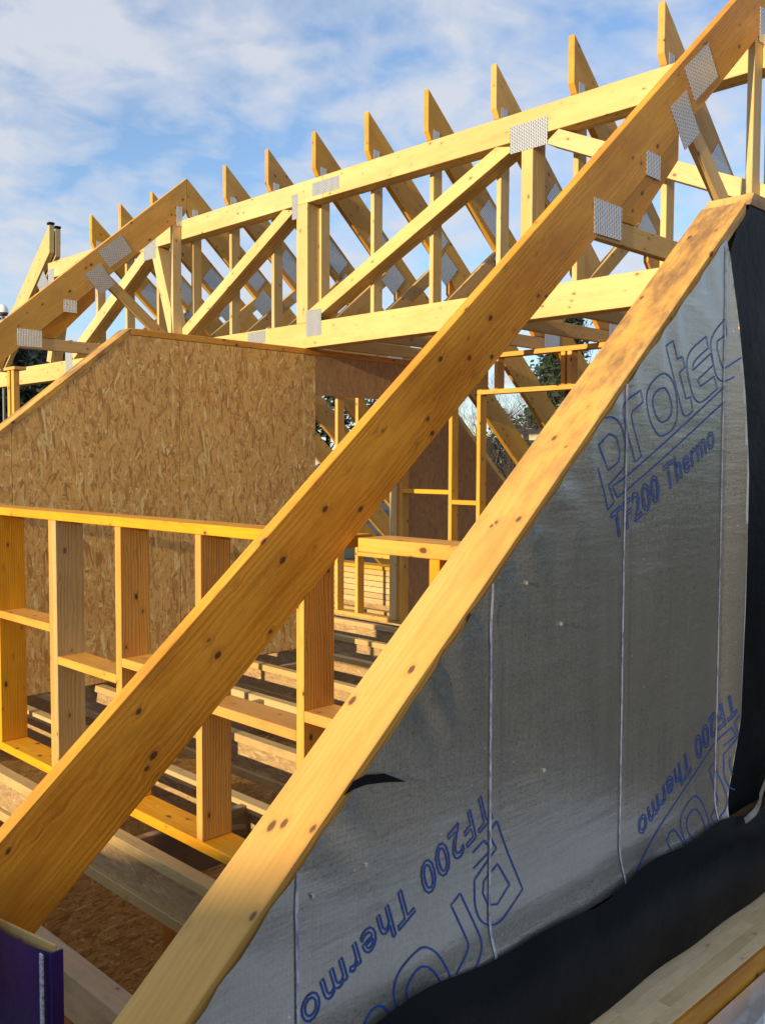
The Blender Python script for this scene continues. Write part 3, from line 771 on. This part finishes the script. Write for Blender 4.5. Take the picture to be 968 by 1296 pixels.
# ------------------------------------------------------------------ far surroundings
def tube(vs, fs, pts, rad, seg=5):
    base = len(vs); n = len(pts)
    for i, p in enumerate(pts):
        d = (pts[min(i+1, n-1)]-pts[max(i-1, 0)]).normalized(); a = d.orthogonal().normalized(); b = d.cross(a)
        for s in range(seg):
            t = s/seg*6.2832; vs.append(tuple(p+(a*math.cos(t)+b*math.sin(t))*rad[i]))
    for i in range(n-1):
        for s in range(seg):
            q = base+i*seg; fs.append((q+s, q+(s+1) % seg, q+seg+(s+1) % seg, q+seg+s))
def bare_tree(loc, h, seed, label, spread=.6):
    rn = random.Random(seed); t = thing('bare_tree', label, 'tree', loc, 'trees beyond the building')
    L = Vector(loc)
    tv, tf, cv_, cf = [], [], [], []
    def grow(p, d, ln, r, lev):
        pts = [p]; q = p.copy(); dd = d.copy()
        k = 4
        for i in range(k):
            dd = (dd+Vector((rn.uniform(-.18, .18), rn.uniform(-.18, .18), rn.uniform(-.03, .14)))).normalized(); q = q+dd*ln/k; pts.append(q.copy())
        rad = [r*(1-.55*i/k) for i in range(k+1)]
        if lev == 0: tube(tv, tf, pts, rad, 7)
        else: tube(cv_, cf, pts, rad, 4 if lev < 3 else 3)
        if lev >= 5: return
        nb = 6 if lev == 0 else rn.randint(3, 4)
        for b in range(nb):
            i = rn.randint(1 if lev else 2, k); o = pts[i]
            side = Vector((rn.uniform(-1, 1), rn.uniform(-1, 1), rn.uniform(-.1, .6))).normalized()
            nd = (dd*(1-spread*.5)+side*spread*1.2).normalized()
            grow(o, nd, ln*rn.uniform(.55, .75), rad[i]*.62, lev+1)
    grow(L.copy(), Vector((0, 0, 1)), h*.42, h*.017, 0)
    meshobj('trunk', t, tv, tf, M['bark'], True); meshobj('crown', t, cv_, cf, M['bark'])
def leaf_tree(loc, h, w, seed, label, name, mat, conifer=True, n=5200, size=.35):
    rn = random.Random(seed); t = thing(name, label, 'tree', loc, 'trees beyond the building'); L = Vector(loc)
    tv, tf = [], []; tube(tv, tf, [L, L+Vector((0, 0, h*.5)), L+Vector((0, 0, h*.95))], [h*.02, h*.014, h*.003], 7)
    for i in range(14):
        z = h*(.2+.05*i); a = rn.uniform(0, 6.28); rr = w*(1-z/h)*.8 if conifer else w*.6
        tube(tv, tf, [L+Vector((0, 0, z)), L+Vector((math.cos(a)*rr, math.sin(a)*rr, z+.2*rr))], [h*.006, h*.002], 4)
    meshobj('trunk', t, tv, tf, M['bark'], True)
    clumps = []
    for i in range(70):
        f = rn.random()**.8
        if conifer: z = h*(.08+.9*f); r = w*(1-f)**.75*rn.uniform(.45, 1)
        else: z = h*(.12+.86*f); r = w*math.sqrt(max(.02, 1-(2*f-1)**2))*rn.uniform(.3, 1)
        a = rn.uniform(0, 6.283); clumps.append((Vector((math.cos(a)*r, math.sin(a)*r, z)), (.28+.25*rn.random())*w*(.5 if conifer else .6)))
    vs, fs = [], []
    for i in range(n):
        c, cr_ = rn.choice(clumps); o = Vector((rn.gauss(0, 1), rn.gauss(0, 1), rn.gauss(0, .7)))*cr_*.5
        p = L+c+o; a = Vector((rn.gauss(0, 1), rn.gauss(0, 1), rn.gauss(0, 1))).normalized()*size*rn.uniform(.4, 1); b = a.orthogonal().normalized()*a.length*.45
        k = len(vs); vs += [tuple(p-a), tuple(p+b), tuple(p+a), tuple(p-b)]; fs.append((k, k+1, k+2, k+3))
    meshobj('crown', t, vs, fs, mat)
def dirp(pxx, dist):                          # spot on the ground in the direction of a picture column
    d = fw+rt2*((pxx-484)/F); d.z = 0; d.normalize(); return (d.x*dist, d.y*dist, GROUND)
leaf_tree(dirp(712, 42), 11.6, 2.6, 3, 'tall dark conifer seen through the far rafters', 'conifer_tree', M['conifer'], n=11000, size=.24)
bare_tree(dirp(688, 36), 10.5, 5, 'leafless tree beside the tall conifer beyond the partition')
bare_tree(dirp(640, 45), 10.5, 6, 'leafless tree behind the far rafters left of the conifer')
bare_tree(dirp(455, 48), 14.5, 7, 'tall leafless tree whose twigs show under the girder')
bare_tree(dirp(165, 50), 14.0, 8, 'leafless tree whose twigs show above the strand board wall')
leaf_tree(dirp(640, 60), 7.2, 4.5, 9, 'low broad evergreen behind the leafless trees', 'evergreen_tree', M['evergreen'], False, n=9000, size=.28)
bare_tree(dirp(662, 30), 9.0, 25, 'leafless tree with dark stems close behind the partition opening')
bare_tree(dirp(615, 33), 8.5, 26, 'leafless tree behind the raking far rafter')
leaf_tree(dirp(415, 46), 9.5, 4.0, 14, 'broad evergreen seen through the wall opening', 'evergreen_tree', M['evergreen'], False, n=9000, size=.26)
leaf_tree(dirp(30, 60), 12.0, 5, 10, 'broad evergreen beyond the far end of the girder', 'evergreen_tree', M['evergreen'], False, n=5000, size=.55)
leaf_tree(dirp(95, 66), 11.8, 5, 12, 'second broad evergreen beyond the far end of the girder', 'evergreen_tree', M['evergreen'], False, n=5000, size=.55)
# unseen trees added for the foil to mirror, right of the panel
for i in range(7):
    a = R(-18-11*i); d = 34+5*math.sin(i*2.1)
    leaf_tree((math.cos(a)*d, math.sin(a)*d, GROUND), 6.9+.9*math.sin(i*1.7), 4.6, 30+i, 'unseen evergreen in the row added for the foil panel to mirror, %s counted from the far rafters' % ordn[i], 'evergreen_tree', M['evergreen'], False, n=2600, size=.7)
# lamp on a pole
lp = dirp(8, 46); lt = thing('lamp_post', 'white domed lamp head on a dark pole past the truss foot', 'lamp post', lp)
vs, fs = [], []; P0 = Vector(lp); tube(vs, fs, [P0, P0+Vector((0, 0, 11.4))], [.09, .06], 8); meshobj('pole', lt, vs, fs, M['pole'], True)
hz = GROUND+11.4
vs, fs = [], []; rings = [(.0, .42), (.18, .40), (.30, .27), (.36, .12), (.37, .01)]
tube(vs, fs, [Vector((lp[0], lp[1], hz+a)) for a, b in rings], [b*.62 for a, b in rings], 14); meshobj('lamp_shade', lt, vs, fs, M['helmet'], True)
vs, fs = [], []; tube(vs, fs, [Vector((lp[0], lp[1], hz-.12)), Vector((lp[0], lp[1], hz+.02))], [.2, .26], 12); meshobj('lamp_bowl', lt, vs, fs, M['pole'], True)
